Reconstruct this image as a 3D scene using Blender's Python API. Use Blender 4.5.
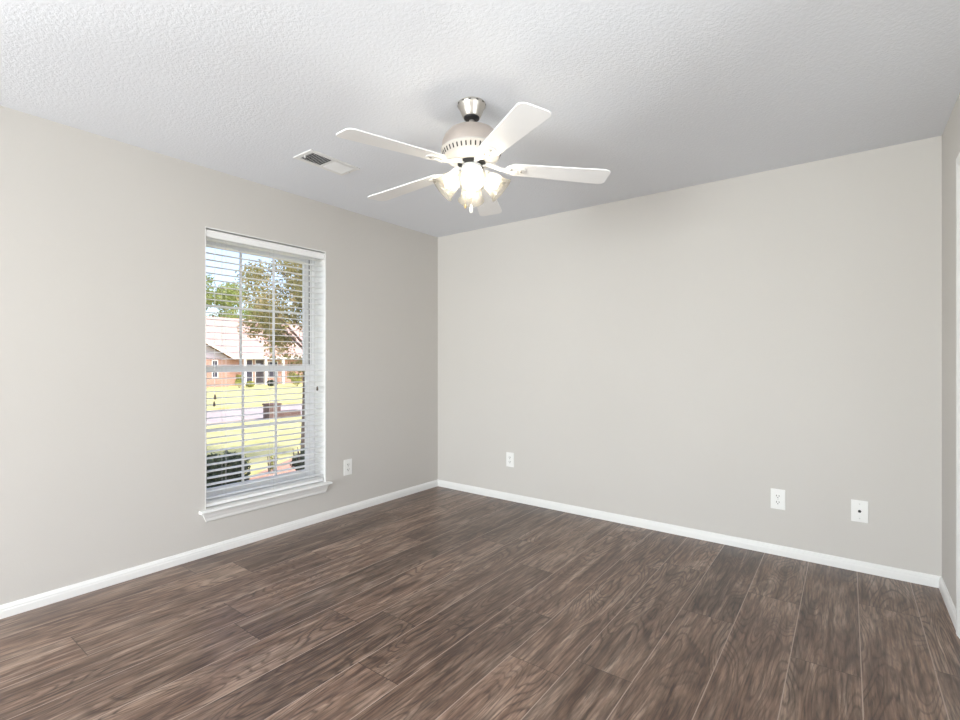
import bpy, bmesh, math, random
from mathutils import Vector, Matrix
random.seed(7)
S = bpy.context.scene
COL = S.collection
for o in list(bpy.data.objects):
    bpy.data.objects.remove(o, do_unlink=True)

# ------------------------------------------------------------------ camera
YAW = 36.85
CAMX, CAMY, CAMZ = 3.227, -3.613, 1.2225
FPX = 491.0
cd = bpy.data.cameras.new('camera'); cam = bpy.data.objects.new('camera', cd); COL.objects.link(cam)
cam.location = (CAMX, CAMY, CAMZ)
cam.rotation_euler = (math.radians(90), 0, math.radians(YAW))
cd.sensor_width = 36.0; cd.lens = FPX / 960 * 36.0
cd.shift_y = 1.3 / 960
cd.clip_start = 0.02; cd.clip_end = 500
S.camera = cam

# ------------------------------------------------------------------ world, sun, added fill lamps, exposure
W = bpy.data.worlds.new('sky'); S.world = W; W.use_nodes = True
wn = W.node_tree; wn.nodes.clear()
sky = wn.nodes.new('ShaderNodeTexSky'); sky.sky_type = 'NISHITA'; sky.sun_disc = False
sky.sun_elevation = math.radians(52); sky.sun_rotation = math.radians(60)
sky.air_density = 0.9; sky.dust_density = 3.0; sky.ozone_density = 1.0
bg = wn.nodes.new('ShaderNodeBackground'); bg.inputs[1].default_value = 0.50
wo = wn.nodes.new('ShaderNodeOutputWorld')
tint = wn.nodes.new('ShaderNodeMix'); tint.data_type = 'RGBA'; tint.blend_type = 'MULTIPLY'; tint.inputs[0].default_value = 1.0
tint.inputs[7].default_value = (1.0, 0.95, 1.03, 1)
wn.links.new(sky.outputs[0], tint.inputs[6]); wn.links.new(tint.outputs[2], bg.inputs[0]); wn.links.new(bg.outputs[0], wo.inputs[0])

sd = bpy.data.lights.new('sun', 'SUN'); sun = bpy.data.objects.new('sun', sd); COL.objects.link(sun)
sd.energy = 4.3; sd.angle = math.radians(0.6); sd.color = (1.0, 0.95, 0.86)
sun.rotation_euler = Vector((0.42, 0.35, 0.85)).to_track_quat('Z', 'Y').to_euler()

# fill lamp added outside an invented window behind the camera
ad = bpy.data.lights.new('rear_fill', 'AREA'); al = bpy.data.objects.new('rear_fill', ad); COL.objects.link(al)
ad.shape = 'RECTANGLE'; ad.size = 2.5; ad.size_y = 1.9; ad.energy = 350; ad.color = (0.97, 0.985, 1.0)
al.location = (1.5, -7.45, 1.05); al.rotation_euler = (math.radians(93), 0, 0)   # faces +y
# second fill lamp, outside an unseen side window added to light the left wall
ad2 = bpy.data.lights.new('side_fill', 'AREA'); al2 = bpy.data.objects.new('side_fill', ad2); COL.objects.link(al2)
ad2.shape = 'RECTANGLE'; ad2.size = 1.3; ad2.size_y = 1.2; ad2.energy = 40; ad2.color = (0.98, 0.99, 1.0)
al2.location = (4.15, -2.55, 1.45); al2.rotation_euler = (math.radians(90), 0, math.radians(90))   # faces -x
# third fill lamp, outside an unseen left-wall window added to brighten the right wall
ad3 = bpy.data.lights.new('left_fill', 'AREA'); al3 = bpy.data.objects.new('left_fill', ad3); COL.objects.link(al3)
ad3.shape = 'RECTANGLE'; ad3.size = 1.7; ad3.size_y = 1.7; ad3.energy = 160; ad3.color = (0.98, 0.99, 1.0)
al3.location = (-0.45, -4.5, 1.2); al3.rotation_euler = (math.radians(90), 0, math.radians(-90))   # faces +x
BULB = 92.0

S.view_settings.view_transform = 'Standard'; S.view_settings.look = 'None'
S.view_settings.exposure = 0.0; S.view_settings.gamma = 1.0
S.view_settings.use_curve_mapping = False
try:
    S.cycles.use_denoising = True
    S.cycles.max_bounces = 12; S.cycles.diffuse_bounces = 6; S.cycles.transparent_max_bounces = 16
    S.cycles.sample_clamp_indirect = 6.0
except Exception:
    pass

# ------------------------------------------------------------------ helpers
def vec(*a): return Vector(a)

def bx(bm, x0, y0, z0, x1, y1, z1, M=None):
    pts = [(x0,y0,z0),(x1,y0,z0),(x1,y1,z0),(x0,y1,z0),(x0,y0,z1),(x1,y0,z1),(x1,y1,z1),(x0,y1,z1)]
    vs = [bm.verts.new(M @ Vector(p) if M else p) for p in pts]
    for f in ((3,2,1,0),(4,5,6,7),(0,1,5,4),(1,2,6,5),(2,3,7,6),(3,0,4,7)):
        bm.faces.new([vs[i] for i in f])

def lathe(bm, prof, n=32, M=None, cap=True):
    rings = []
    for r, z in prof:
        ring = []
        for k in range(n):
            a = 2*math.pi*k/n
            p = Vector((r*math.cos(a), r*math.sin(a), z))
            ring.append(bm.verts.new(M @ p if M else p))
        rings.append(ring)
    for a, b in zip(rings, rings[1:]):
        for k in range(n):
            bm.faces.new((a[k], a[(k+1)%n], b[(k+1)%n], b[k]))
    if cap:
        bm.faces.new(list(reversed(rings[0]))); bm.faces.new(rings[-1])

def tube(bm, pts, r, n=8, cap=True):
    pts = [Vector(p) for p in pts]
    rs = r if isinstance(r, (list, tuple)) else [r]*len(pts)
    rings = []; up = None
    for i, p in enumerate(pts):
        t = (pts[min(i+1, len(pts)-1)] - pts[max(i-1, 0)]).normalized()
        if up is None:
            up = Vector((0,0,1)) if abs(t.z) < 0.9 else Vector((1,0,0))
        a = t.cross(up).normalized(); b = a.cross(t).normalized(); up = b
        rings.append([bm.verts.new(p + (a*math.cos(2*math.pi*k/n) + b*math.sin(2*math.pi*k/n))*rs[i]) for k in range(n)])
    for a, b in zip(rings, rings[1:]):
        for k in range(n):
            bm.faces.new((a[k], a[(k+1)%n], b[(k+1)%n], b[k]))
    if cap:
        bm.faces.new(list(reversed(rings[0]))); bm.faces.new(rings[-1])

def prism(bm, poly, vmap0, vmap1):
    """poly of (a,b); vmap0/vmap1 turn (a,b) into the two end points"""
    A = [bm.verts.new(vmap0(a, b)) for a, b in poly]
    B = [bm.verts.new(vmap1(a, b)) for a, b in poly]
    n = len(poly)
    for k in range(n):
        bm.faces.new((A[k], A[(k+1)%n], B[(k+1)%n], B[k]))
    bm.faces.new(list(reversed(A))); bm.faces.new(B)

def obj(name, bm, mat, parent=None, bevel=0, smooth=False, seg=2):
    bmesh.ops.recalc_face_normals(bm, faces=bm.faces)
    me = bpy.data.meshes.new(name); bm.to_mesh(me); bm.free()
    for m in (mat if isinstance(mat, (list, tuple)) else [mat]):
        me.materials.append(m)
    o = bpy.data.objects.new(name, me); COL.objects.link(o)
    if smooth:
        for p in me.polygons: p.use_smooth = True
        try: me.set_sharp_from_angle(angle=math.radians(40))
        except Exception: pass
    if bevel:
        b = o.modifiers.new('bevel', 'BEVEL'); b.width = bevel; b.segments = seg; b.limit_method = 'ANGLE'
        b.angle_limit = math.radians(35)
    if parent: o.parent = parent
    return o

def struct(o): o['kind'] = 'structure'; return o
def tag(o, label, cat, group=None):
    o['label'] = label; o['category'] = cat
    if group: o['group'] = group
    return o
def empty(name, loc=(0,0,0), rz=0.0):
    o = bpy.data.objects.new(name, None); COL.objects.link(o)
    o.location = loc; o.rotation_euler = (0, 0, rz); o.empty_display_size = 0.05
    return o
def copy_tree(o, parent=None):
    c = o.copy(); COL.objects.link(c)
    if parent: c.parent = parent
    for ch in list(o.children): copy_tree(ch, c)
    return c

# ------------------------------------------------------------------ materials
class NT:
    def __init__(s, name):
        s.m = bpy.data.materials.new(name); s.m.use_nodes = True
        s.t = s.m.node_tree; s.b = s.t.nodes['Principled BSDF']
    def n(s, typ, **kw):
        x = s.t.nodes.new('ShaderNode' + typ)
        for k, v in kw.items(): setattr(x, k, v)
        return x
    def l(s, a, b): s.t.links.new(a, b)
    def math(s, op, a, b=None, c=None):
        x = s.n('Math', operation=op)
        for i, v in enumerate((a, b, c)):
            if v is None: continue
            if isinstance(v, (int, float)): x.inputs[i].default_value = v
            else: s.l(v, x.inputs[i])
        return x.outputs[0]
    def mix(s, f, a, b, mode='MIX'):
        x = s.n('Mix', data_type='RGBA', blend_type=mode)
        for i, v in ((0, f), (6, a), (7, b)):
            if isinstance(v, (int, float)): x.inputs[i].default_value = v
            elif isinstance(v, tuple): x.inputs[i].default_value = (*v, 1)
            else: s.l(v, x.inputs[i])
        return x.outputs[2]
    def ramp(s, f, stops):
        x = s.n('ValToRGB'); e = x.color_ramp.elements
        while len(e) < len(stops): e.new(0.5)
        for k, (p, c) in enumerate(stops):
            e[k].position = p; e[k].color = (*c, 1) if isinstance(c, tuple) else (c, c, c, 1)
        s.l(f, x.inputs[0]); return x.outputs[0]
    def noise(s, co, scale, detail=3, rough=0.5, dist=0.0):
        x = s.n('TexNoise'); x.inputs['Scale'].default_value = scale; x.inputs['Detail'].default_value = detail
        x.inputs['Roughness'].default_value = rough; x.inputs['Distortion'].default_value = dist
        if co is not None: s.l(co, x.inputs['Vector'])
        return x.outputs[0]
    def pos(s): return s.n('NewGeometry').outputs['Position']
    def oco(s): return s.n('TexCoord').outputs['Object']
    def bump(s, h, strength=0.3, dist=0.01):
        x = s.n('Bump'); x.inputs['Strength'].default_value = strength; x.inputs['Distance'].default_value = dist
        s.l(h, x.inputs['Height']); s.l(x.outputs[0], s.b.inputs['Normal'])

def paint(name, c, rough=0.5, var=0.03, scale=8, bump=0.0, bscale=300, metal=0.0, spec=0.5):
    t = NT(name); co = t.oco()
    f = t.noise(co, scale, 3)
    lo = tuple(x*(1-var) for x in c); hi = tuple(min(1, x*(1+var)) for x in c)
    t.l(t.mix(f, lo, hi), t.b.inputs['Base Color'])
    t.b.inputs['Roughness'].default_value = rough; t.b.inputs['Metallic'].default_value = metal
    t.b.inputs['Specular IOR Level'].default_value = spec
    if bump: t.bump(t.noise(co, bscale, 2), bump, 0.002)
    return t.m

def wall_paint():
    t = NT('wall_paint'); p = t.pos()
    f = t.noise(p, 1.5, 2)
    t.l(t.mix(f, (0.575,0.553,0.522), (0.60,0.578,0.547)), t.b.inputs['Base Color'])
    t.b.inputs['Roughness'].default_value = 0.6; t.b.inputs['Specular IOR Level'].default_value = 0.3
    t.bump(t.noise(p, 130, 3), 0.10, 0.003)
    return t.m
def ceiling_paint():
    t = NT('ceiling_texture'); p = t.pos()
    n1 = t.noise(p, 75, 3, 0.55, 0.4)
    h = t.ramp(n1, [(0.40, 0.0), (0.60, 1.0)])
    t.b.inputs['Base Color'].default_value = (0.76, 0.78, 0.82, 1)
    t.b.inputs['Roughness'].default_value = 0.85; t.b.inputs['Specular IOR Level'].default_value = 0.1
    t.bump(h, 0.22, 0.003)
    return t.m

def floor_wood():
    t = NT('wood_plank_floor'); p = t.pos()
    sx = t.n('SeparateXYZ'); t.l(p, sx.inputs[0]); X, Y = sx.outputs[0], sx.outputs[1]
    WD, LN = 0.2335, 1.22
    u = t.math('DIVIDE', X, WD); col = t.math('FLOOR', u); fu = t.math('SUBTRACT', u, col)
    wn1 = t.n('TexWhiteNoise', noise_dimensions='1D'); t.l(col, wn1.inputs['W'])
    v = t.math('ADD', t.math('DIVIDE', Y, LN), t.math('MULTIPLY', wn1.outputs[0], 5.0))
    row = t.math('FLOOR', v); fv = t.math('SUBTRACT', v, row)
    cb = t.n('CombineXYZ'); t.l(col, cb.inputs[0]); t.l(row, cb.inputs[1])
    wn2 = t.n('TexWhiteNoise', noise_dimensions='3D'); t.l(cb.outputs[0], wn2.inputs['Vector'])
    R = wn2.outputs[0]
    def coords(kx, ky, off):
        c = t.n('CombineXYZ')
        t.l(t.math('MULTIPLY', X, kx), c.inputs[0])
        t.l(t.math('MULTIPLY', Y, ky), c.inputs[1])
        t.l(t.math('MULTIPLY', R, off), c.inputs[2]); return c.outputs[0]
    # contour lines of a soft stretched field: cathedral grain
    field = t.noise(coords(7.5, 1.15, 37.0), 1.0, 1.4, 0.4, 0.45)
    fine = t.noise(coords(120, 9.0, 61.0), 1.0, 4, 0.6, 0.2)
    fl = t.math('ADD', t.math('MULTIPLY', field, 21.0), t.math('MULTIPLY', fine, 0.55))
    ring = t.math('ABSOLUTE', t.math('SUBTRACT', t.math('FRACT', fl), 0.5))
    ringc = t.ramp(ring, [(0.0, 1.0), (0.08, 0.8), (0.20, 0.12), (0.5, 0.0)])
    streak = t.noise(coords(30, 2.0, 23.0), 1.0, 5, 0.62, 0.5)
    patch = t.noise(coords(6.5, 1.7, 11.0), 1.0, 3, 0.55, 0.8)
    base = t.ramp(streak, [(0.31, (0.085,0.046,0.031)), (0.44, (0.175,0.108,0.075)), (0.57, (0.265,0.176,0.128)), (0.72, (0.42,0.315,0.245))])
    dark = t.ramp(patch, [(0.38, 1.0), (0.50, 0.0)])
    c = t.mix(t.math('MULTIPLY', dark, 0.50), base, (0.105,0.060,0.044))
    light = t.ramp(patch, [(0.53, 0.0), (0.66, 1.0)])
    c = t.mix(t.math('MULTIPLY', light, 0.40), c, (0.42,0.315,0.245))
    rm = t.ramp(t.noise(coords(4.0, 1.3, 83.0), 1.0, 2), [(0.36, 0.25), (0.58, 0.80)])
    c = t.mix(t.math('MULTIPLY', ringc, rm), c, (0.066,0.037,0.027))
    fr = t.ramp(fine, [(0.34, 0.55), (0.62, 1.28)])
    c = t.mix(1.0, c, fr, 'MULTIPLY')
    tone = t.math('ADD', 0.66, t.math('MULTIPLY', wn2.outputs[0], 0.42))
    tc = t.n('CombineColor'); [t.l(tone, tc.inputs[i]) for i in range(3)]
    c = t.mix(1.0, c, tc.outputs[0], 'MULTIPLY')
    # seams: light caught on bevels painted as pale long lines; end joints dark
    du = t.math('MINIMUM', fu, t.math('SUBTRACT', 1.0, fu))
    dv = t.math('MINIMUM', fv, t.math('SUBTRACT', 1.0, fv))
    su = t.math('LESS_THAN', t.math('MULTIPLY', du, WD), 0.0019)
    sv = t.math('LESS_THAN', t.math('MULTIPLY', dv, LN), 0.0016)
    c = t.mix(t.math('MULTIPLY', su, 0.85), c, (0.40,0.31,0.255))
    c = t.mix(t.math('MULTIPLY', sv, 0.80), c, (0.045,0.03,0.024))
    t.l(c, t.b.inputs['Base Color'])
    rr = t.math('ADD', 0.27, t.math('MULTIPLY', fine, 0.10))
    t.l(rr, t.b.inputs['Roughness']); t.b.inputs['Specular IOR Level'].default_value = 0.5
    t.bump(t.math('ADD', fine, t.math('MULTIPLY', ringc, -0.6)), 0.07, 0.002)
    return t.m

def glass_mat():
    t = NT('window_glass'); t.t.nodes.remove(t.b)
    out = [n for n in t.t.nodes if n.type == 'OUTPUT_MATERIAL'][0]
    tr = t.n('BsdfTransparent'); gl = t.n('BsdfGlossy'); gl.inputs['Roughness'].default_value = 0.02
    n = t.noise(t.oco(), 3.0, 1)
    tint = t.mix(n, (0.97,0.985,0.98), (0.985,0.995,0.99)); t.l(tint, tr.inputs[0])
    fr = t.n('Fresnel'); fr.inputs[0].default_value = 1.35
    mx = t.n('MixShader'); t.l(fr.outputs[0], mx.inputs[0]); t.l(tr.outputs[0], mx.inputs[1]); t.l(gl.outputs[0], mx.inputs[2])
    t.l(mx.outputs[0], out.inputs[0]); return t.m

def shade_mat():
    t = NT('frosted_shade_glass'); t.t.nodes.remove(t.b)
    out = [n for n in t.t.nodes if n.type == 'OUTPUT_MATERIAL'][0]
    n = t.noise(t.oco(), 25.0, 2)
    tint = t.mix(n, (0.32,0.305,0.27), (0.40,0.38,0.345))
    tl = t.n('BsdfTranslucent'); t.l(tint, tl.inputs[0])
    df = t.n('BsdfDiffuse'); t.l(tint, df.inputs[0])
    tr = t.n('BsdfTransparent'); tr.inputs[0].default_value = (0.97,0.95,0.90,1)
    gl = t.n('BsdfGlossy'); gl.inputs['Roughness'].default_value = 0.15
    def mx(f, a, b):
        x = t.n('MixShader')
        if isinstance(f, float): x.inputs[0].default_value = f
        else: t.l(f, x.inputs[0])
        t.l(a, x.inputs[1]); t.l(b, x.inputs[2]); return x.outputs[0]
    s = mx(0.5, tl.outputs[0], df.outputs[0]); s = mx(0.72, s, tr.outputs[0])
    lw = t.n('LayerWeight'); lw.inputs[0].default_value = 0.25
    s = mx(t.math('MULTIPLY', lw.outputs[0], 0.5), s, gl.outputs[0])
    t.l(s, out.inputs[0]); return t.m

def bulb_mat():
    t = NT('lit_bulb')
    t.b.inputs['Base Color'].default_value = (0.9,0.88,0.84,1)
    n = t.noise(t.oco(), 20, 1)
    t.l(t.mix(n, (1.0,0.945,0.86), (1.0,0.96,0.89)), t.b.inputs['Emission Color'])
    t.b.inputs['Emission Strength'].default_value = BULB
    return t.m

def leaves_mat(name, c0, c1, c2, scale=6):
    t = NT(name)
    f = t.noise(t.pos(), scale, 2, 0.7)
    col = t.ramp(f, [(0.34, c0), (0.5, c1), (0.66, c2)])
    t.l(col, t.b.inputs['Base Color']); t.b.inputs['Roughness'].default_value = 0.6
    t.b.inputs['Specular IOR Level'].default_value = 0.25
    out = [n for n in t.t.nodes if n.type == 'OUTPUT_MATERIAL'][0]
    tl = t.n('BsdfTranslucent'); t.l(col, tl.inputs[0])
    mx = t.n('MixShader'); mx.inputs[0].default_value = 0.35
    t.l(t.b.outputs[0], mx.inputs[1]); t.l(tl.outputs[0], mx.inputs[2]); t.l(mx.outputs[0], out.inputs[0])
    return t.m

def noisy(name, c0, c1, scale, rough=0.9, bump=0.3, bd=0.02, detail=5):
    t = NT(name); p = t.pos()
    f = t.noise(p, scale, detail, 0.65)
    t.l(t.ramp(f, [(0.35, c0), (0.65, c1)]), t.b.inputs['Base Color'])
    t.b.inputs['Roughness'].default_value = rough; t.b.inputs['Specular IOR Level'].default_value = 0.2
    if bump: t.bump(f, bump, bd)
    return t.m

def brick_mat(name, c0, c1, mortar, axis='YZ'):
    t = NT(name); s = t.n('SeparateXYZ'); t.l(t.pos(), s.inputs[0])
    c = t.n('CombineXYZ'); t.l(s.outputs['XYZ'.index(axis[0])], c.inputs[0]); t.l(s.outputs['XYZ'.index(axis[1])], c.inputs[1])
    b = t.n('TexBrick'); t.l(c.outputs[0], b.inputs['Vector'])
    b.inputs['Color1'].default_value = (*c0,1); b.inputs['Color2'].default_value = (*c1,1); b.inputs['Mortar'].default_value = (*mortar,1)
    b.inputs['Scale'].default_value = 1.0; b.inputs['Mortar Size'].default_value = 0.008
    b.inputs['Brick Width'].default_value = 0.2; b.inputs['Row Height'].default_value = 0.075
    t.l(b.outputs[0], t.b.inputs['Base Color']); t.b.inputs['Roughness'].default_value = 0.9
    return t.m

M_WALL = wall_paint(); M_CEIL = ceiling_paint(); M_FLOOR = floor_wood(); M_GLASS = glass_mat()
M_TRIM = paint('white_trim_paint', (0.80,0.80,0.785), 0.38, 0.015)
M_VINYL = paint('white_vinyl', (0.84,0.845,0.85), 0.4, 0.01)
M_SLAT = paint('white_blind_slat', (0.86,0.86,0.855), 0.42, 0.01, bump=0.05, bscale=60)
M_CORD = paint('white_cord', (0.72,0.71,0.69), 0.8)
M_TASSEL = paint('dark_wood_tassel', (0.10,0.075,0.06), 0.6)
M_PLATE = paint('white_plastic_plate', (0.84,0.84,0.82), 0.35, 0.01)
M_DARK = paint('black_plastic', (0.012,0.012,0.013), 0.5)
M_SLOT = paint('dark_slot', (0.03,0.028,0.026), 0.7)
M_TRACK = paint('grey_track_gasket', (0.22,0.21,0.21), 0.6)
M_SCREW = paint('painted_screw', (0.65,0.65,0.63), 0.4)
M_NICKEL = paint('brushed_nickel', (0.60,0.57,0.53), 0.34, 0.06, 40, metal=1.0)
M_DOME = paint('satin_nickel_dome', (0.62,0.55,0.50), 0.45, 0.04, 30, metal=0.75)
M_FANWH = paint('white_enamel', (0.80,0.79,0.76), 0.35, 0.01)
M_BAND = paint('cream_enamel', (0.60,0.57,0.53), 0.4, 0.01)
M_BLADE = paint('white_fan_blade', (0.87,0.87,0.87), 0.42, 0.02, 12)
M_SHADE = shade_mat(); M_BULB = bulb_mat()
M_BRASS = paint('dull_brass', (0.45,0.33,0.16), 0.35, 0.05, metal=1.0)
M_VENT = paint('white_vent_enamel', (0.78,0.78,0.77), 0.45, 0.01)
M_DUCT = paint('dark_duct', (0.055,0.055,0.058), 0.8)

# ------------------------------------------------------------------ room shell
RX, RY, H, T = 3.632, -7.00, 2.44, 0.22
WY0, WY1, WZ0, WZ1 = -2.183, -1.292, 0.272, 2.069       # window opening in the left wall
DY0, DY1, DZ = -1.437, -0.622, 2.073                     # door opening in the right wall
FX0, FX1, FZ0, FZ1 = 0.25, 2.75, 0.10, 2.15             # opening for the added window behind the camera

LY0, LY1 = -5.30, -3.70                                # opening of the unseen, added left window
SY0, SY1, SZ0, SZ1 = -3.15, -1.95, 0.90, 2.07          # opening of the added side window, right wall
bm = bmesh.new(); bx(bm, 0, RY, -0.12, RX, 0, 0); struct(obj('floor', bm, M_FLOOR))
bm = bmesh.new(); bx(bm, -T, RY-T, H, RX+T, T, H+0.15); struct(obj('ceiling', bm, M_CEIL))
bm = bmesh.new(); bx(bm, -T, 0, -0.4, RX+T, T, H); struct(obj('wall_back', bm, M_WALL))
bm = bmesh.new()
bx(bm, -T, RY-T, -0.4, 0, LY0, H); bx(bm, -T, LY1, -0.4, 0, WY0, H); bx(bm, -T, LY0, -0.4, 0, LY1, WZ0); bx(bm, -T, LY0, WZ1, 0, LY1, H); bx(bm, -T, WY1, -0.4, 0, 0, H)
bx(bm, -T, WY0, -0.4, 0, WY1, WZ0); bx(bm, -T, WY0, WZ1, 0, WY1, H)
struct(obj('wall_left', bm, M_WALL))
bm = bmesh.new()
bx(bm, RX, RY-T, -0.4, RX+T, SY0, H); bx(bm, RX, SY1, -0.4, RX+T, DY0, H); bx(bm, RX, SY0, -0.4, RX+T, SY1, SZ0); bx(bm, RX, SY0, SZ1, RX+T, SY1, H); bx(bm, RX, DY1, -0.4, RX+T, 0, H); bx(bm, RX, DY0, DZ, RX+T, DY1, H)
bx(bm, RX, DY0, -0.4, RX+T, DY1, 0)
struct(obj('wall_right', bm, M_WALL))
bm = bmesh.new()
bx(bm, 0, RY-T, -0.4, FX0, RY, H); bx(bm, FX1, RY-T, -0.4, RX, RY, H)
bx(bm, FX0, RY-T, -0.4, FX1, RY, FZ0); bx(bm, FX0, RY-T, FZ1, FX1, RY, H)
struct(obj('wall_front', bm, M_WALL))

# baseboards: a small colonial profile (depth, height)
BB = [(0,0),(0.0135,0),(0.0135,0.034),(0.0115,0.040),(0.0115,0.046),(0.0085,0.052),(0.0055,0.060),(0,0.062)]
def baseboard(name, p0, p1, nrm):
    bm = bmesh.new(); p0 = Vector((*p0, 0)); p1 = Vector((*p1, 0)); n = Vector((*nrm, 0))
    d = (p1-p0).normalized()
    # mitre both ends a little into the corner
    prism(bm, BB, lambda a,b: p0 + n*a + Vector((0,0,b)), lambda a,b: p1 + n*a + Vector((0,0,b)))
    return struct(obj(name, bm, M_TRIM))
baseboard('baseboard_left', (0, RY), (0, 0), (1,0))
baseboard('baseboard_back', (0, 0), (RX, 0), (0,-1))
baseboard('baseboard_right', (RX, 0), (RX, -0.565), (-1,0))
baseboard('baseboard_right', (RX, -1.494), (RX, RY), (-1,0))
baseboard('baseboard_front', (0, RY), (RX, RY), (0,1))

# ------------------------------------------------------------------ door in the right wall
door = struct(empty('door_1', (RX+0.05, (DY0+DY1)/2, 0)))
def child(name, bm, mat, root, **k):
    o = obj(name, bm, mat, None, **k); o.parent = root
    o.matrix_parent_inverse = Matrix.Translation(root.location).inverted() if root.rotation_euler.z == 0 else (Matrix.Translation(root.location) @ Matrix.Rotation(root.rotation_euler.z, 4, 'Z')).inverted()
    return o
bm = bmesh.new()
bx(bm, RX+0.028, DY0+0.018, 0.008, RX+0.036, DY1-0.018, DZ-0.02)
ys = (DY0+0.018, DY0+0.13, -1.074, -0.984, DY1-0.13, DY1-0.018)
for a, b in ((0,1),(2,3),(4,5)): bx(bm, RX+0.022, ys[a], 0.008, RX+0.060, ys[b], DZ-0.02)
for z0, z1 in ((0.008,0.22),(0.80,0.98),(1.55,1.66),(1.94,DZ-0.02)):
    for a, b in ((1,2),(3,4)): bx(bm, RX+0.022, ys[a], z0, RX+0.060, ys[b], z1)
for z0, z1 in ((0.22,0.80),(0.98,1.55),(1.66,1.94)):
    for a, b in ((1,2),(3,4)): bx(bm, RX+0.025, ys[a]+0.03, z0+0.03, RX+0.03, ys[b]-0.03, z1-0.03)
child('door_slab', bm, M_TRIM, door)
bm = bmesh.new()
bx(bm, RX-0.002, DY0, 0, RX+0.11, DY0+0.016, DZ); bx(bm, RX-0.002, DY1-0.016, 0, RX+0.11, DY1, DZ); bx(bm, RX-0.002, DY0+0.016, DZ-0.016, RX+0.11, DY1-0.016, DZ)
child('door_jamb', bm, M_TRIM, door)
CP = [(0,0),(0.010,0),(0.013,0.010),(0.013,0.020),(0.017,0.032),(0.017,0.057),(0,0.057)]
bm = bmesh.new()
prism(bm, CP, lambda a,b: Vector((RX-a, DY1+b, 0)), lambda a,b: Vector((RX-a, DY1+b, DZ+b)))
prism(bm, CP, lambda a,b: Vector((RX-a, DY0-b, 0)), lambda a,b: Vector((RX-a, DY0-b, DZ+b)))
prism(bm, CP, lambda a,b: Vector((RX-a, DY1+b, DZ+b)), lambda a,b: Vector((RX-a, DY0-b, DZ+b)))
child('door_casing', bm, M_TRIM, door)
bm = bmesh.new()
MK = Matrix.Translation((RX+0.022, DY0+0.075, 0.93)) @ Matrix.Rotation(-math.pi/2, 4, 'Y')
lathe(bm, [(0.030,0),(0.030,0.006),(0.012,0.010),(0.012,0.035),(0.024,0.042),(0.028,0.055),(0.022,0.066),(0.006,0.070)], 24, MK)
child('door_knob', bm, M_NICKEL, door, smooth=True)

# ------------------------------------------------------------------ window in the left wall
win = struct(empty('window_1', (-0.11, (WY0+WY1)/2, WZ0)))
# reveal liner
bm = bmesh.new()
bx(bm, -0.135, WY0, WZ0, 0.0005, WY0+0.006, WZ1); bx(bm, -0.135, WY1-0.006, WZ0, 0.0005, WY1, WZ1)
bx(bm, -0.135, WY0+0.006, WZ1-0.006, 0.0005, WY1-0.006, WZ1)
child('jamb_liner', bm, M_TRIM, win)
iy0, iy1, iz0, iz1 = WY0+0.006, WY1-0.006, 0.295, WZ1-0.006
bm = bmesh.new(); fw = 0.030
bx(bm, -0.215, iy0, iz0, -0.135, iy0+fw, iz1); bx(bm, -0.215, iy1-fw, iz0, -0.135, iy1, iz1)
bx(bm, -0.215, iy0+fw, iz1-fw, -0.135, iy1-fw, iz1); bx(bm, -0.215, iy0+fw, iz0, -0.135, iy1-fw, iz0+0.035)
# sash track ribs
for q in (-0.174, -0.142):
    bx(bm, q, iy1-fw-0.010, iz0+0.035, q+0.005, iy1-fw, iz1-fw); bx(bm, q, iy0+fw, iz0+0.035, q+0.005, iy0+fw+0.010, iz1-fw)
child('window_frame', bm, M_VINYL, win, bevel=0.002)
def sash(name, xo, xi, z0, z1, railtop, railbot):
    y0, y1 = iy0+fw+0.001, iy1-fw-0.001; st = 0.038
    bm = bmesh.new()
    bx(bm, xo, y0, z0, xi, y0+st, z1); bx(bm, xo, y1-st, z0, xi, y1, z1)
    bx(bm, xo, y0+st, z1-railtop, xi, y1-st, z1); bx(bm, xo, y0+st, z0, xi, y1-st, z0+railbot)
    s = child(name, bm, M_VINYL, win, bevel=0.002)
    xm = (xo+xi)/2; gy0, gy1, gz0, gz1 = y0+st, y1-st, z0+railbot, z1-railtop
    bm = bmesh.new()
    for k in (1, 2):
        yy = gy0 + (gy1-gy0)*k/3; bx(bm, xm-0.004, yy-0.008, gz0, xm+0.004, yy+0.008, gz1)
    zz = (gz0+gz1)/2; bx(bm, xm-0.0035, gy0, zz-0.008, xm+0.0035, gy1, zz+0.008)
    g = obj('grille', bm, M_VINYL, None); g.parent = s
    bm = bmesh.new(); bx(bm, xm-0.007, gy0-0.004, gz0-0.004, xm-0.0055, gy1+0.004, gz1+0.004)
    g = obj('pane', bm, M_GLASS, None); g.parent = s
    for ch in s.children: ch.matrix_parent_inverse = Matrix.Identity(4)
    return s
sash('upper_sash', -0.199, -0.175, 1.152, iz1-fw, 0.036, 0.036)
lower = sash('lower_sash', -0.168, -0.145, iz0+0.036, 1.190, 0.038, 0.050)
bm = bmesh.new(); bx(bm, -0.166, -1.78, 1.190, -0.148, -1.70, 1.197); bx(bm, -0.160, -1.765, 1.197, -0.152, -1.735, 1.206)
child('sash_lock', bm, M_VINYL, win, bevel=0.001)
for x0, x1 in ((-0.170, -0.148), (-0.141, -0.137)):
    bm = bmesh.new(); bx(bm, x0, iy1-fw-0.0015, 1.195, x1, iy1-fw+0.001, iz1-fw); child('sash_track', bm, M_TRACK, win)
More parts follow.
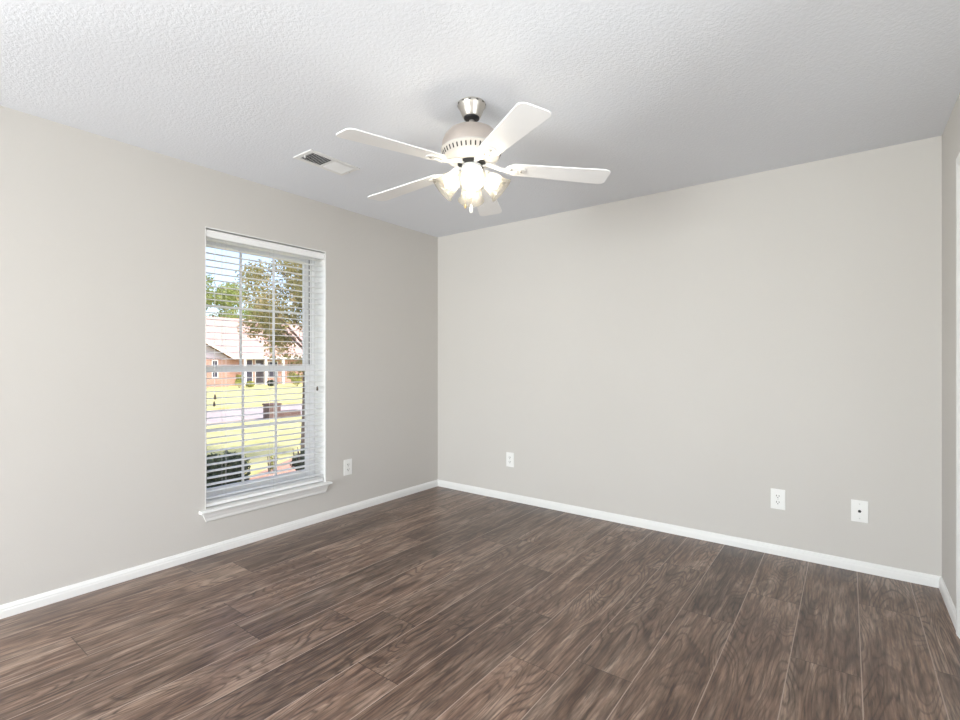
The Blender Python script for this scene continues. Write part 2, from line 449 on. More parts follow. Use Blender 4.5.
# stool and apron
bm = bmesh.new()
SP = [(-0.135,0.272),(0.036,0.272),(0.043,0.275),(0.047,0.2825),(0.043,0.290),(0.036,0.293),(-0.135,0.293)]
prism(bm, SP, lambda a,b: Vector((a, WY0, b)), lambda a,b: Vector((a, WY1, b)))
S2 = [(0,0.272),(0.036,0.272),(0.043,0.275),(0.047,0.2825),(0.043,0.290),(0.036,0.293),(0,0.293)]
prism(bm, S2, lambda a,b: Vector((a, WY0-0.037, b)), lambda a,b: Vector((a, WY0, b)))
prism(bm, S2, lambda a,b: Vector((a, WY1, b)), lambda a,b: Vector((a, WY1+0.028, b)))
child('window_sill', bm, M_TRIM, win)
bm = bmesh.new()
AP = [(0,0.215),(0.010,0.215),(0.013,0.222),(0.013,0.236),(0.017,0.248),(0.019,0.262),(0.019,0.272),(0,0.272)]
prism(bm, AP, lambda a,b: Vector((a, WY0+0.004-(b-0.215)*0.45, b)), lambda a,b: Vector((a, WY1-0.010+(b-0.215)*0.45, b)))
child('window_apron', bm, M_TRIM, win)

# ---- blind hanging inside the opening
blind = empty('window_blind', (-0.038, (WY0+WY1)/2, WZ1-0.012))
tag(blind, 'white horizontal slat blind hanging open inside the window', 'blind')
by0, by1 = WY0+0.010, WY1-0.010
bm = bmesh.new(); bx(bm, -0.066, by0+0.004, 2.016, -0.014, by1-0.004, 2.050)
child('headrail', bm, M_SLAT, blind, bevel=0.002)
bm = bmesh.new()
VP = [(-0.012,2.006),(-0.006,2.006),(-0.003,2.010),(-0.003,2.015),(-0.006,2.018),(-0.006,2.040),(-0.002,2.044),(0.0,2.048),(0.0,2.052),(-0.012,2.052)]
prism(bm, VP, lambda a,b: Vector((a, by0, b)), lambda a,b: Vector((a, by1, b)))
bx(bm, -0.060, by0-0.002, 2.006, -0.0125, by0+0.003, 2.052); bx(bm, -0.060, by1-0.003, 2.006, -0.0125, by1+0.002, 2.052)
child('valance', bm, M_SLAT, blind)
PITCH = 0.0422; zs = []
z = 1.997
while z > 0.355: zs.append(z); z -= PITCH
zs += [0.3512, 0.3290, 0.3215]
bm = bmesh.new(); tilt = math.radians(-1.5)
SL = [(-0.025,-0.0008),(-0.012,0.0012),(0,0.0018),(0.012,0.0012),(0.025,-0.0008),(0.025,0.0014),(0.012,0.0036),(0,0.0042),(-0.012,0.0036),(-0.025,0.0014)]
for z in zs:
    pr = [(a*math.cos(tilt)-b*math.sin(tilt), a*math.sin(tilt)+b*math.cos(tilt)) for a, b in SL]
    prism(bm, pr, lambda a,b: Vector((-0.038+a, by0+0.003, z+b)), lambda a,b: Vector((-0.038+a, by1-0.003, z+b)))
child('slats', bm, M_SLAT, blind)
bm = bmesh.new(); bx(bm, -0.063, by0+0.003, 0.300, -0.013, by1-0.003, 0.319)
child('bottom_rail', bm, M_SLAT, blind, bevel=0.003)
for yy in (by0+0.125, (by0+by1)/2+0.02, by1-0.125):
    bm = bmesh.new()
    for xx in (-0.065, -0.011): tube(bm, [(xx, yy, 2.017), (xx, yy, 0.318)], 0.0009, 5)
    for z in zs: tube(bm, [(-0.065, yy, z-0.002), (-0.011, yy, z-0.002)], 0.0006, 4)
    child('ladder_cord', bm, M_CORD, blind)
def cord(yy, zt, dy):
    bm = bmesh.new(); tube(bm, [(-0.004, yy, 1.986), (-0.003, yy+dy*0.5, (1.99+zt)/2), (-0.003, yy+dy, zt)], 0.0009, 5)
    c = child('pull_cord', bm, M_CORD, blind)
    bm = bmesh.new(); lathe(bm, [(0.0025,0.030),(0.0055,0.022),(0.0075,0.006),(0.0065,0.0),(0.002,-0.003)], 12, Matrix.Translation((-0.003, yy+dy, zt-0.028)))
    k = obj('tassel', bm, M_TASSEL, c, smooth=True)
cord(-2.125, 1.010, 0.004); cord(-2.118, 0.965, -0.008)
cord(by1-0.068, 1.03, 0.003)

# ------------------------------------------------------------------ windows added out of view to let in fill light
w2 = struct(empty('added_rear_window', ((FX0+FX1)/2, RY-0.1, FZ0)))
bm = bmesh.new(); e = 0.05
bx(bm, FX0, RY-0.13, FZ0, FX0+e, RY-0.06, FZ1); bx(bm, FX1-e, RY-0.13, FZ0, FX1, RY-0.06, FZ1)
bx(bm, FX0+e, RY-0.13, FZ1-e, FX1-e, RY-0.06, FZ1); bx(bm, FX0+e, RY-0.13, FZ0, FX1-e, RY-0.06, FZ0+e)
xm = (FX0+FX1)/2; bx(bm, xm-0.03, RY-0.13, FZ0+e, xm+0.03, RY-0.06, FZ1-e)
child('window_frame', bm, M_VINYL, w2)
for x0, x1 in ((FX0+e, xm-0.03), (xm+0.03, FX1-e)):
    bm = bmesh.new(); bx(bm, x0, RY-0.10, FZ0+e, x1, RY-0.097, FZ1-e); child('pane', bm, M_GLASS, w2)
bm = bmesh.new(); bx(bm, FX0-0.04, RY-0.06, FZ0-0.02, FX1+0.04, RY+0.03, FZ0); child('window_sill', bm, M_TRIM, w2)

w3 = struct(empty('added_side_window', (RX+0.1, (SY0+SY1)/2, SZ0)))  # unseen window, put in for the side fill lamp
bm = bmesh.new()
bx(bm, RX+0.06, SY0, SZ0, RX+0.13, SY0+e, SZ1); bx(bm, RX+0.06, SY1-e, SZ0, RX+0.13, SY1, SZ1)
bx(bm, RX+0.06, SY0+e, SZ1-e, RX+0.13, SY1-e, SZ1); bx(bm, RX+0.06, SY0+e, SZ0, RX+0.13, SY1-e, SZ0+e)
zm = (SZ0+SZ1)/2; bx(bm, RX+0.06, SY0+e, zm-0.02, RX+0.13, SY1-e, zm+0.02)
child('window_frame', bm, M_VINYL, w3)
for z0, z1 in ((SZ0+e, zm-0.02), (zm+0.02, SZ1-e)):
    bm = bmesh.new(); bx(bm, RX+0.097, SY0+e, z0, RX+0.10, SY1-e, z1); child('pane', bm, M_GLASS, w3)
bm = bmesh.new(); bx(bm, RX-0.03, SY0-0.04, SZ0-0.02, RX+0.06, SY1+0.04, SZ0); child('window_sill', bm, M_TRIM, w3)

w4 = struct(empty('added_left_window', (-0.1, (LY0+LY1)/2, WZ0)))  # unseen window, put in for the left fill lamp
bm = bmesh.new()
bx(bm, -0.21, LY0, WZ0, -0.14, LY0+e, WZ1); bx(bm, -0.21, LY1-e, WZ0, -0.14, LY1, WZ1)
bx(bm, -0.21, LY0+e, WZ1-e, -0.14, LY1-e, WZ1); bx(bm, -0.21, LY0+e, WZ0, -0.14, LY1-e, WZ0+e)
zm = (WZ0+WZ1)/2; bx(bm, -0.21, LY0+e, zm-0.02, -0.14, LY1-e, zm+0.02)
child('window_frame', bm, M_VINYL, w4)
for z0, z1 in ((WZ0+e, zm-0.02), (zm+0.02, WZ1-e)):
    bm = bmesh.new(); bx(bm, -0.18, LY0+e, z0, -0.177, LY1-e, z1); child('pane', bm, M_GLASS, w4)
bm = bmesh.new(); bx(bm, -0.14, LY0, WZ0-0.001, 0.04, LY1, WZ0+0.02); bx(bm, 0, LY0-0.04, WZ0-0.001, 0.04, LY0, WZ0+0.02); bx(bm, 0, LY1, WZ0-0.001, 0.04, LY1+0.04, WZ0+0.02); child('window_sill', bm, M_TRIM, w4)

# ------------------------------------------------------------------ wall plates
def oval(w, h, n=8):
    r = w/2; s = h/2-r*0.72; P = []
    for k in range(n+1):
        a = math.pi*k/n; P.append((r*math.cos(a), s+r*0.72*math.sin(a)))
    for k in range(n+1):
        a = math.pi+math.pi*k/n; P.append((r*math.cos(a), -s+r*0.72*math.sin(a)))
    return P
PW, PH = 0.080, 0.127
def plate_mesh(o_name, root):
    bm = bmesh.new(); bx(bm, -PW/2, -0.006, -PH/2, PW/2, 0, PH/2)
    return obj(o_name, bm, M_PLATE, root, bevel=0.003, seg=3)
def screw(root, x, z, y=-0.006):
    bm = bmesh.new(); lathe(bm, [(0.0035,0),(0.0035,0.001),(0.0015,0.0018)], 12, Matrix.Translation((x,y,z)) @ Matrix.Rotation(math.pi/2, 4, 'X'))
    obj('screw', bm, M_SCREW, root)
# plate faces local -y
def make_outlet():
    r = empty('wall_outlet'); plate_mesh('faceplate', r); screw(r, 0, 0)
    for s in (1, -1):
        zc = s*0.0195
        bm = bmesh.new(); prism(bm, oval(0.034, 0.029), lambda a,b: Vector((a,-0.005,zc+b)), lambda a,b: Vector((a,-0.0085,zc+b)))
        rc = obj('receptacle', bm, M_PLATE, r, bevel=0.0006)
        bm = bmesh.new()
        bx(bm, -0.0085, -0.0092, zc-0.002, -0.0052, -0.0082, zc+0.008); bx(bm, 0.0052, -0.0092, zc-0.001, 0.0085, -0.0082, zc+0.007)
        lathe(bm, [(0.003,0),(0.003,0.001)], 10, Matrix.Translation((0,-0.0082,zc-0.0085)) @ Matrix.Rotation(math.pi/2, 4, 'X'))
        obj('slot', bm, M_SLOT, rc)
    return r
o1 = make_outlet(); o1.location = (2.873, 0, 0.352)
tag(o1, 'white duplex outlet with dark slots, left of the cable plate on the back wall', 'outlet')
o2 = copy_tree(o1); o2.location = (0.852, 0, 0.359)
tag(o2, 'white duplex outlet low on back wall, nearest the corner with the window wall', 'outlet')
o3 = copy_tree(o1); o3.location = (0, -1.086, 0.370); o3.rotation_euler = (0, 0, math.pi/2)
tag(o3, 'white duplex outlet on the window wall beside the sill', 'outlet')
cp = empty('cable_wall_plate', (3.281, 0, 0.3505)); plate_mesh('faceplate', cp)
screw(cp, 0, 0.042); screw(cp, 0, -0.042)
bm = bmesh.new(); RXM = Matrix.Translation((0,-0.006,0)) @ Matrix.Rotation(math.pi/2, 4, 'X')
lathe(bm, [(0.0085,0),(0.0085,0.003),(0.0055,0.003),(0.0055,0.012),(0.002,0.012)], 6, RXM); obj('coaxial_connector', bm, M_DARK, cp)
tag(cp, 'white cable wall plate with one black centre connector, nearest the right wall', 'wall plate')

# ------------------------------------------------------------------ ceiling vent
VX0, VX1, VY0, VY1 = 0.580, 0.766, -1.942, -1.588
vent = empty('ceiling_vent', ((VX0+VX1)/2, (VY0+VY1)/2, H))
tag(vent, 'white rectangular air vent with two louver banks on ceiling beside fan', 'vent')
bm = bmesh.new(); b = 0.030; zz0, zz1 = H-0.007, H
bx(bm, VX0, VY0, zz0, VX0+b, VY1, zz1); bx(bm, VX1-b, VY0, zz0, VX1, VY1, zz1)
bx(bm, VX0+b, VY0, zz0, VX1-b, VY0+b, zz1); bx(bm, VX0+b, VY1-b, zz0, VX1-b, VY1, zz1)
ym = (VY0+VY1)/2; bx(bm, VX0+b, ym-0.007, zz0, VX1-b, ym+0.007, zz1)
child('frame', bm, M_VENT, vent, bevel=0.003)
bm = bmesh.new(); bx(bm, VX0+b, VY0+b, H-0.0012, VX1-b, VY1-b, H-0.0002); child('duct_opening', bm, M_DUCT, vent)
def louvers(y0, y1, sgn, n):
    bm = bmesh.new()
    for k in range(n):
        yc = y0 + (y1-y0)*(k+0.5)/n
        Mx = Matrix.Translation((0, yc, H-0.005)) @ Matrix.Rotation(sgn*math.radians(38), 4, 'X')
        bx(bm, VX0+b, -0.0065, -0.0004, VX1-b, 0.0065, 0.0004, Mx)
    child('louver_bank', bm, M_VENT, vent)
louvers(VY0+b, ym-0.007, 1, 10); louvers(ym+0.007, VY1-b, -1, 10)
bm = bmesh.new(); bx(bm, (VX0+VX1)/2-0.004, VY0+0.018, H-0.020, (VX0+VX1)/2+0.004, VY0+0.024, H-0.004)
child('damper_lever', bm, M_VENT, vent)
for yy in (VY0+0.012, VY1-0.012):
    bm = bmesh.new(); lathe(bm, [(0.004,0),(0.004,0.002),(0.002,0.003)], 10, Matrix.Translation(((VX0+VX1)/2, yy, zz0)) @ Matrix.Rotation(math.pi, 4, 'X'))
    child('screw', bm, M_SCREW, vent)

# ------------------------------------------------------------------ ceiling fan
FANX, FANY = 1.805, -1.781
fan = empty('ceiling_fan', (FANX, FANY, H))
tag(fan, 'white five-blade ceiling fan with nickel motor and four lit glass shades', 'ceiling fan')
def fp(name, bm, mat, parent=None, **k):
    return obj(name, bm, mat, parent or fan, **k)
h = lambda z: z - H
bm = bmesh.new(); lathe(bm, [(0.062,0),(0.066,-0.004),(0.066,-0.016),(0.060,-0.024),(0.050,-0.048),(0.043,-0.064),(0.040,-0.068),(0.03,-0.068)], 40)
canopy = fp('canopy', bm, M_NICKEL, smooth=True)
for k in range(12):
    bm = bmesh.new()
    a = 2*math.pi*k/12; bx(bm, -0.006, -0.001, -0.003, 0.006, 0.001, 0.002, Matrix.Rotation(a,4,'Z') @ Matrix.Translation((0,-0.0660,-0.010)))
    fp('canopy_slot', bm, M_SLOT, canopy)
bm = bmesh.new(); lathe(bm, [(0.037,-0.066),(0.036,-0.074),(0.026,-0.080),(0.014,-0.081)], 32); fp('hanger_collar', bm, M_DARK, smooth=True)
bm = bmesh.new(); lathe(bm, [(0.012,-0.07),(0.012,-0.122)], 20); fp('downrod', bm, M_NICKEL, smooth=True)
bm = bmesh.new(); lathe(bm, [(0.014,-0.1040),(0.022,-0.1070),(0.024,-0.1160),(0.045,-0.1190),(0.080,-0.1240),(0.108,-0.1380),(0.128,-0.1610),(0.139,-0.1890),(0.141,-0.2140),(0.141,-0.2210)], 48)
fp('motor_housing', bm, M_DOME, smooth=True)
bm = bmesh.new(); lathe(bm, [(0.141,-0.219),(0.145,-0.222),(0.145,-0.228),(0.140,-0.232),(0.130,-0.256),(0.118,-0.268),(0.104,-0.274),(0.094,-0.280),(0.03,-0.282)], 48)
ring = fp('vented_band', bm, M_BAND, smooth=True)
bm = bmesh.new()
for k in range(40):
    a = 2*math.pi*k/40
    Mx = Matrix.Rotation(a,4,'Z') @ Matrix.Translation((0.1350,0,-0.2440)) @ Matrix.Rotation(math.radians(112.6),4,'Y')
    bx(bm, -0.010, -0.0030, -0.0012, 0.010, 0.0030, 0.0012, Mx)
fp('vent_slots', bm, M_SLOT, ring)
bm = bmesh.new(); lathe(bm, [(0.066,-0.2800),(0.066,-0.2900),(0.05,-0.2930),(0.046,-0.2940)], 32); fp('flywheel', bm, M_SLOT, smooth=True)
bm = bmesh.new(); lathe(bm, [(0.044,-0.2890),(0.046,-0.2940),(0.046,-0.3340),(0.042,-0.3440),(0.030,-0.3520),(0.012,-0.3580),(0.008,-0.3660),(0.003,-0.3700)], 32)
kit = fp('light_kit', bm, M_FANWH, smooth=True)
# blades
ZB, PITCHB = h(2.140), math.radians(7)
def blade_outline():
    P = []; r0, r1 = 0.165, 0.655
    w0, w1 = 0.050, 0.068
    P += [(r0+0.012, -w0+0.018), (r0+0.03, -w0)]
    for k in range(0, 7):
        a = -math.pi/2 + math.pi/2*k/6; P.append((r1-0.030+0.030*math.cos(a), -w1+0.030+0.030*math.sin(a)))
    for k in range(0, 7):
        a = math.pi/2*k/6; P.append((r1-0.030+0.030*math.cos(a), w1-0.030+0.030*math.sin(a)))
    P += [(r0+0.03, w0), (r0+0.012, w0-0.018), (r0, w0-0.030), (r0, -w0+0.030)]
    return P
OUT = blade_outline()
def make_blade(ang):
    A = Matrix.Rotation(ang, 4, 'Z')
    droop = Matrix.Rotation(math.radians(3.0), 4, 'Y')
    Mb = A @ Matrix.Translation((0,0,ZB)) @ droop @ Matrix.Rotation(-PITCHB, 4, 'X')
    bm = bmesh.new()
    prism(bm, OUT, lambda a,b: Mb @ Vector((a,b,0)), lambda a,b: Mb @ Vector((a,b,0.006)))
    bl = fp('fan_blade', bm, M_BLADE, bevel=0.0015)
    bm = bmesh.new()
    path = [A @ Vector(p) for p in ((0.052,0,h(2.156)), (0.085,0,h(2.152)), (0.110,0,h(2.144)), (0.130,0,h(2.135)), (0.150,0,h(2.131)))] + [Mb @ Vector((0.185,0,-0.007)), Mb @ Vector((0.215,0,-0.005))]
    tube(bm, path, [0.013,0.012,0.010,0.009,0.009,0.009,0.007], 10)
    # oval holder plate under the blade root
    ov = oval(0.052, 0.10, 10)
    prism(bm, [(0.205+b, a) for a, b in ov], lambda a,b: Mb @ Vector((a,b,-0.005)), lambda a,b: Mb @ Vector((a,b,0.0)))
    arm = fp('blade_arm', bm, M_FANWH, bl, smooth=True)
    for dx, dy in ((0.185,0.012),(0.185,-0.012),(0.235,0)):
        bm = bmesh.new(); lathe(bm, [(0.006,-0.005),(0.006,-0.008),(0.003,-0.0095)], 10, Mb @ Matrix.Translation((dx,dy,0)))
        fp('screw', bm, M_NICKEL, bl)
for k in range(5):
    make_blade(math.radians((4, 3.5, 4.5, 1.5, 8.5)[k] - 72*k + YAW))
# four lamps on the kit
def make_lamp(ang):
    A = Matrix.Rotation(ang, 4, 'Z')
    bm = bmesh.new()
    tube(bm, [A @ Vector(p) for p in ((0.034,0,-0.326),(0.044,0,-0.324),(0.054,0,-0.329),(0.062,0,-0.339))], 0.009, 10)
    tl = math.radians(48)
    Ms = A @ Matrix.Translation((0.056,0,-0.334)) @ Matrix.Rotation(math.pi - tl, 4, 'Y')   # local +z points out and down
    lathe(bm, [(0.010,-0.004),(0.026,0.0),(0.028,0.006),(0.028,0.022),(0.020,0.024)], 24, Ms)
    arm = fp('lamp_arm', bm, M_FANWH, kit, smooth=True)
    bm = bmesh.new()
    prof = [(0.026,0.012),(0.030,0.021),(0.038,0.034),(0.046,0.053),(0.050,0.073),(0.053,0.092),(0.059,0.106),(0.066,0.114)]
    lathe(bm, prof + [(0.0645,0.1155)] + [(r-0.0025, z) for r, z in reversed(prof)], 36, Ms, cap=False)
    fp('lamp_shade', bm, M_SHADE, kit, smooth=True)
    bm = bmesh.new()
    lathe(bm, [(0.011,0.022),(0.011,0.036),(0.015,0.048),(0.019,0.060),(0.020,0.068),(0.017,0.078),(0.010,0.085),(0.003,0.087)], 12, Ms)
    fp('bulb', bm, M_BULB, kit, smooth=True)
for k in range(4):
    make_lamp(math.radians(-88 + 90*k + YAW))
# pull chains
def chain(x, y, z0, z1, mat, knob):
    bm = bmesh.new(); z = z0
    tube(bm, [(x,y,z0),(x,y,z1)], 0.0007, 5)
    while z > z1:
        bmesh.ops.create_icosphere(bm, subdivisions=1, radius=0.0016, matrix=Matrix.Translation((x,y,z))); z -= 0.0055
    c = fp('pull_chain', bm, M_BRASS)
    bm = bmesh.new(); lathe(bm, knob, 14, Matrix.Translation((x,y,z1)))
    fp('chain_knob', bm, mat, c, smooth=True)
ca, sa = math.cos(math.radians(YAW)), math.sin(math.radians(YAW))
chain(-0.002*ca+0.03*sa, -0.002*sa-0.03*ca, -0.34, h(1.953), M_FANWH, [(0.002,0.002),(0.006,-0.006),(0.0085,-0.026),(0.007,-0.038),(0.002,-0.041)])
chain(-0.030*ca, -0.030*sa, -0.33, h(1.962), M_BRASS, [(0.002,0.002),(0.005,-0.004),(0.006,-0.012),(0.003,-0.018)])

# ------------------------------------------------------------------ outdoors
def gz(x): return -0.22 + 0.0158*x          # ground falls away from the house
def ray(px):
    s = (px-480)/FPX
    return s*0.8002-0.5997, s*0.5997+0.8002
def at_x(px, x):
    dx, dy = ray(px); t = (x-CAMX)/dx
    return CAMY + dy*t, t
def at_z(px, Z):
    dx, dy = ray(px); return CAMX+dx*Z, CAMY+dy*Z
def zpy(py, t): return CAMZ + (361.3-py)/FPX*t

M_LAWN = noisy('dry_lawn', (0.36,0.345,0.13), (0.50,0.47,0.22), 2.2, 0.95, 0.5, 0.03, 8)
M_STREET = noisy('pale_concrete', (0.33,0.285,0.265), (0.40,0.35,0.325), 1.5, 0.9, 0.1)
M_MULCH = noisy('red_mulch', (0.30,0.15,0.10), (0.55,0.36,0.27), 22, 0.95, 0.8, 0.03)
M_ROOF = noisy('pink_shingle', (0.42,0.28,0.235), (0.49,0.335,0.285), 3.0, 0.9, 0.2)
M_BRICK = brick_mat('red_brick', (0.36,0.17,0.11), (0.45,0.24,0.17), (0.5,0.42,0.36))
M_DBRICK = brick_mat('dark_brick', (0.10,0.055,0.045), (0.14,0.08,0.065), (0.16,0.12,0.11))
M_SIDING = paint('gable_siding', (0.46,0.42,0.46), 0.7)
M_XTRIM = paint('exterior_white', (0.78,0.75,0.70), 0.6)
M_XGLASS = paint('dark_window_glass', (0.05,0.05,0.08), 0.1)
M_PORCH = paint('dark_entry_door', (0.06,0.05,0.06), 0.5)
M_BARK = noisy('bark', (0.10,0.075,0.06), (0.24,0.19,0.16), 18, 0.95, 0.7, 0.02)
M_LEAF1 = leaves_mat('olive_leaves', (0.17,0.17,0.06), (0.34,0.31,0.11), (0.52,0.42,0.23), 5)
M_LEAF2 = leaves_mat('bright_leaves', (0.20,0.26,0.06), (0.32,0.38,0.11), (0.46,0.48,0.20), 0.8)
M_LEAF3 = leaves_mat('dark_hedge_leaves', (0.035,0.05,0.035), (0.06,0.08,0.05), (0.10,0.125,0.07), 9)
M_LEAF4 = leaves_mat('yellow_shrub_leaves', (0.22,0.26,0.04), (0.36,0.38,0.08), (0.5,0.48,0.14), 5)

def slab(name, x0, x1, y0, y1, lift, mat, n=1):
    bm = bmesh.new()
    V = [bm.verts.new((x, y, gz(x)+lift+dz)) for dz in (-0.3, 0) for x, y in ((x0,y0),(x1,y0),(x1,y1),(x0,y1))]
    for f in ((3,2,1,0),(4,5,6,7),(0,1,5,4),(1,2,6,5),(2,3,7,6),(3,0,4,7)): bm.faces.new([V[i] for i in f])
    return struct(obj(name, bm, mat))
slab('lawn', -9.75, -0.221, -25, 60, 0.0, M_LAWN)
slab('lawn_far', -75, -14.85, -25, 70, 0.0, M_LAWN)
slab('street', -14.85, -9.75, -25, 70, -0.06, M_STREET)
slab('curb', -9.87, -9.75, -25, 60, 0.02, M_STREET)
# mulch bed along the house wall
bm = bmesh.new(); P = [(-0.222,-1.4),(-0.222,4.2),(-2.2,4.2),(-3.6,2.6),(-3.7,1.0),(-2.9,-0.2),(-1.8,-1.4)]
prism(bm, P, lambda a,b: Vector((a,b,gz(a)-0.1)), lambda a,b: Vector((a,b,gz(a)+0.05)))
struct(obj('mulch_bed', bm, M_MULCH))

def leaf_cloud(bm, blobs, n, size, shell=0.35, flat=0.5):
    tot = sum(b[3]*b[4]*b[5] for b in blobs)
    for (cx,cy,cz,rx,ry,rz) in blobs:
        for _ in range(max(6, int(n*rx*ry*rz/tot))):
            d = Vector((random.gauss(0,1), random.gauss(0,1), random.gauss(0,1))).normalized()
            r = shell + (1-shell)*random.random()**0.6
            p = Vector((cx+d.x*rx*r, cy+d.y*ry*r, cz+d.z*rz*r))
            nrm = (d*flat + Vector((random.uniform(-1,1), random.uniform(-1,1), random.uniform(-.4,1)))).normalized()
            a = nrm.orthogonal().normalized(); a = Matrix.Rotation(random.uniform(0,6.28), 3, nrm) @ a; b_ = nrm.cross(a)
            s = size*random.uniform(0.6,1.3)
            v = [bm.verts.new(p + a*s*0.5), bm.verts.new(p + b_*s*0.24 - nrm*s*0.06), bm.verts.new(p - a*s*0.5), bm.verts.new(p - b_*s*0.24 - nrm*s*0.06)]
            m0 = bm.verts.new(p + a*s*0.02 + nrm*s*0.04)
            for q in range(4): bm.faces.new((v[q], v[(q+1)%4], m0))

def blobs_around(c, r, n, rb):
    out = []
    for _ in range(n):
        d = Vector((random.gauss(0,1), random.gauss(0,1), random.gauss(0,1))).normalized()*random.random()**0.5
        k = rb*random.uniform(0.7,1.3)
        out.append((c[0]+d.x*r[0], c[1]+d.y*r[1], c[2]+d.z*r[2], k, k, k*0.75))
    return out

# near tree, right part of the view
tx, ty = at_z(305, 8.0)
tree = empty('leafy_tree', (tx, ty, gz(tx)))
tag(tree, 'small olive-leaved tree on the near lawn, right side of window view', 'tree')
bm = bmesh.new(); g0 = gz(tx)-0.05
tube(bm, [(tx,ty,g0),(tx+.03,ty,0.5),(tx-.03,ty+.05,1.3),(tx+.02,ty+.1,2.2),(tx,ty+.15,3.4)], [0.075,0.06,0.055,0.04,0.015], 10)
brs = []
for k in range(12):
    a = 2*math.pi*k/12+0.4; L = random.uniform(0.7,1.2); zb = random.uniform(1.25,2.5)
    e_ = Vector((tx+math.cos(a)*L, ty+math.sin(a)*L, zb+random.uniform(0.1,0.9))); brs.append(e_)
    tube(bm, [(tx,ty,zb),(tx+math.cos(a)*L*.5, ty+math.sin(a)*L*.5, zb+.35), e_], [0.022,0.013,0.004], 6)
child('trunk', bm, M_BARK, tree, smooth=True)
bm = bmesh.new()
leaf_cloud(bm, blobs_around((tx,ty,2.15),(0.92,0.92,1.1),60,0.28) + [(e_.x,e_.y,e_.z,.28,.28,.22) for e_ in brs], 20000, 0.056, 0.1)
child('crown', bm, M_LEAF1, tree)

def shrub(name, label, x, y, r, hgt, mat, n, size, group=None, box=False):
    root = empty(name, (x, y, gz(x)))
    tag(root, label, 'shrub', group)
    z0 = gz(x)
    bm = bmesh.new()
    for k in range(6):
        a = k*1.047; tube(bm, [(x+.03*math.cos(a), y+.03*math.sin(a), z0-.03), (x+r*.5*math.cos(a), y+r*.5*math.sin(a), z0+hgt*.75)], [0.014,0.005], 5)
    child('stems', bm, M_BARK, root)
    bm = bmesh.new()
    if box:
        bl = [(x+i*r*.62, y+j*r*.62, z0+hgt*k, r*.42, r*.42, hgt*.24) for i in (-1,0,1) for j in (-1,0,1) for k in (.22,.5,.78)]
    else:
        bl = blobs_around((x,y,z0+hgt*.5),(r*.6,r*.6,hgt*.28),9,r*.42)
    leaf_cloud(bm, bl, n, size, 0.4)
    child('foliage', bm, mat, root)
    return root
# clipped shrub outside the window, left
sx_, sy_ = at_z(220, 4.75)
shrub('clipped_shrub', 'dark clipped shrub right outside the window, lower left', sx_, sy_, 0.215, 0.56, M_LEAF3, 7000, 0.045, box=True)
sx_, sy_ = at_z(303, 5.7)
shrub('bushy_shrub', 'dark leafy shrub on the mulch outside, lower right of window', sx_, sy_, 0.22, 0.62, M_LEAF3, 1500, 0.05)
sx_, sy_ = at_z(272, 6.3)
shrub('sapling', 'thin yellow-green plant sprouting from the red mulch outside', sx_, sy_, 0.10, 0.36, M_LEAF4, 90, 0.05)

# brick pier and low wall at the curb
px_, py_ = -9.55, at_x(272, -9.55)[0]
pier = empty('brick_planter', (px_, py_, gz(px_))); tag(pier, 'low stepped dark brick planter at the near edge of the street', 'planter')
z0 = gz(px_)
bm = bmesh.new(); bx(bm, px_-.16, py_-.17, z0-.05, px_+.16, py_+.17, z0+.38); child('pier', bm, M_DBRICK, pier, bevel=0.01)
bm = bmesh.new(); bx(bm, px_-.18, py_-.19, z0+.38, px_+.18, py_+.19, z0+.43); child('cap', bm, M_DBRICK, pier, bevel=0.01)
bm = bmesh.new(); bx(bm, px_-.15, py_+.17, z0-.05, px_+.15, py_+0.80, z0+.19); child('low_wall', bm, M_DBRICK, pier, bevel=0.01)

# house over the street
HX = -38.0; y205 = at_x(205, HX)[0]; y305 = at_x(305, HX)[0]
hz = gz(HX)
house = empty('brick_house', (HX-4, (y205+y305)/2, hz)); tag(house, 'red brick house with pink shingle roof across the street', 'house')
YA, YB = y205-7, y305+5
EZ = zpy(358, 39.2); RZ = zpy(316.5, 44.3)
bm = bmesh.new(); bx(bm, HX-10, YA, hz-.2, HX, YB, EZ+.05); child('wall', bm, M_BRICK, house)
bm = bmesh.new()
RP = [(HX+.6, EZ-.02), (HX+.6, EZ+.13), (HX-5, RZ), (HX-10.6, EZ+.13), (HX-10.6, EZ-.02)]
prism(bm, RP, lambda a,b: Vector((a, YA-.4, b)), lambda a,b: Vector((a, YB+.4, b))); rf = child('roof', bm, M_ROOF, house)
bm = bmesh.new(); bx(bm, HX+.60, YA-.4, EZ-.05, HX+.65, YB+.4, EZ+.15); child('fascia', bm, M_XTRIM, house)
# projecting front gable at the left
gr = at_x(233, HX+2)[0]; gh = zpy(340, 37.5)-EZ
GX = HX+2.0; gl = gr-7.5; gm = (gr+gl)/2; GA = EZ+2.05
bm = bmesh.new(); bx(bm, HX, gl+.3, hz-.2, GX, gr-.3, EZ); child('gable_wall', bm, M_BRICK, house)
bm = bmesh.new(); prism(bm, [(gl+.3,EZ),(gr-.3,EZ),(gm,GA-.1)], lambda a,b: Vector((HX-2,a,b)), lambda a,b: Vector((GX,a,b))); child('gable_siding', bm, M_SIDING, house)
bm = bmesh.new()
for s0, s1 in ((gl,gm),(gr,gm)):
    prism(bm, [(s0,EZ-.10),(s0,EZ+.08),(s1,GA+.12),(s1,GA-.06)], lambda a,b: Vector((HX-4.2,a,b)), lambda a,b: Vector((GX+.4,a,b)))
child('gable_roof', bm, M_ROOF, house)
bm = bmesh.new()
for s0, s1 in ((gl,gm),(gr,gm)):
    prism(bm, [(s0,EZ-.14),(s0,EZ+.08),(s1,GA+.12),(s1,GA-.10)], lambda a,b: Vector((GX+.4,a,b)), lambda a,b: Vector((GX+.45,a,b)))
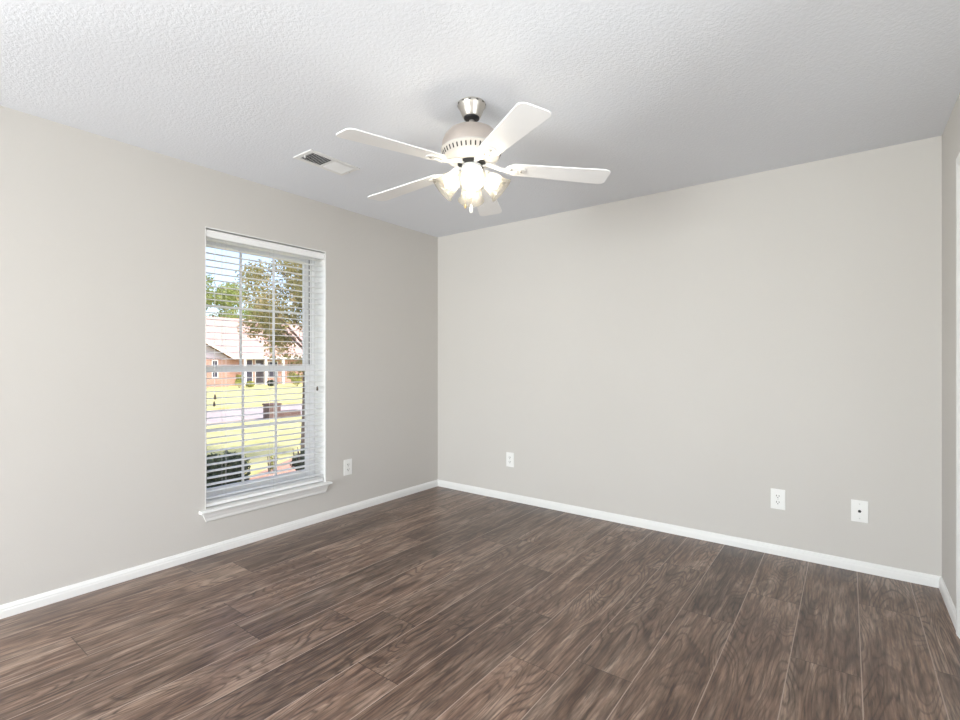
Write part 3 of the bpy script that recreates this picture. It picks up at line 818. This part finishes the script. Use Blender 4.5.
child('rake_board', bm, M_XTRIM, house)
def hwin(p0, p1, q0, q1, X, mat=None, name='window'):
    a, t = at_x(p0, X); c, _ = at_x(p1, X); z0 = max(zpy(q1, t), hz); z1 = zpy(q0, t)
    bm = bmesh.new(); e = .07
    bx(bm, X-.02, a-e, z0-e, X+.04, a, z1+e); bx(bm, X-.02, c, z0-e, X+.04, c+e, z1+e); bx(bm, X-.02, a, z1, X+.04, c, z1+e); bx(bm, X-.02, a, z0-e, X+.04, c, z0)
    f = child(name, bm, M_XTRIM, house)
    bm = bmesh.new(); bx(bm, X-.01, a, z0, X+.02, c, z1)
    g = obj('pane', bm, mat or M_XGLASS, None); g.parent = f
hwin(212.5, 217, 361, 377, GX)
hwin(246.5, 252, 360, 383, HX); hwin(255.5, 263.5, 360, 384.5, HX, M_PORCH, 'door')
hwin(268, 277, 362, 377, HX)
for p in (244.5, 265.5, 283):
    bm = bmesh.new()
    a, t = at_x(p, HX+.5); bx(bm, HX+.4, a-.1, hz-.1, HX+.6, a+.1, EZ)
    child('porch_post', bm, M_XTRIM, house)

# bushes in front of that house
for i, (p, Z, r, hh, lab, m) in enumerate((
        (239.5, 36.0, 0.42, 1.25, 'yellow-green shrub in front of the brick house by the left post', M_LEAF4),
        (250, 37.4, 0.5, 0.5, 'low yellow shrub before the brick house window', M_LEAF4),
        (272, 39, 0.5, 0.55, 'low dark shrub under the right window of the brick house', M_LEAF3),
        (297, 38, 0.8, 1.3, 'round green shrub at the right end of the brick house', M_LEAF4))):
    x, y = at_z(p, Z)
    shrub('garden_shrub', lab, x, y, r, hh, m, 420, 0.2)

# big tree behind the house at the left of the view
x, y = at_z(212, 56)
bt = empty('shade_tree', (x, y, gz(x))); tag(bt, 'big bright green tree rising behind the pink roof', 'tree')
bm = bmesh.new(); tube(bm, [(x,y,gz(x)-.1),(x,y,2.5),(x+.3,y,6.5)], [.4,.33,.12], 10); child('trunk', bm, M_BARK, bt, smooth=True)
zt = zpy(272, 56)
bm = bmesh.new(); leaf_cloud(bm, blobs_around((x,y,zt-3.0),(3.0,3.0,2.5),34,1.15), 5200, 0.34, 0.45)
child('crown', bm, M_LEAF2, bt)
x, y = at_z(250, 72)
bt = empty('shade_tree', (x, y, gz(x))); tag(bt, 'lower green tree behind the roof, half hidden by the near tree', 'tree')
bm = bmesh.new(); tube(bm, [(x,y,gz(x)-.1),(x,y,2.5),(x+.3,y,5)], [.35,.3,.1], 10); child('trunk', bm, M_BARK, bt, smooth=True)
zt = zpy(302, 72)
bm = bmesh.new(); leaf_cloud(bm, blobs_around((x,y,zt-2.2),(4.0,4.0,1.4),26,1.1), 3600, 0.34, 0.45)
child('crown', bm, M_LEAF2, bt)
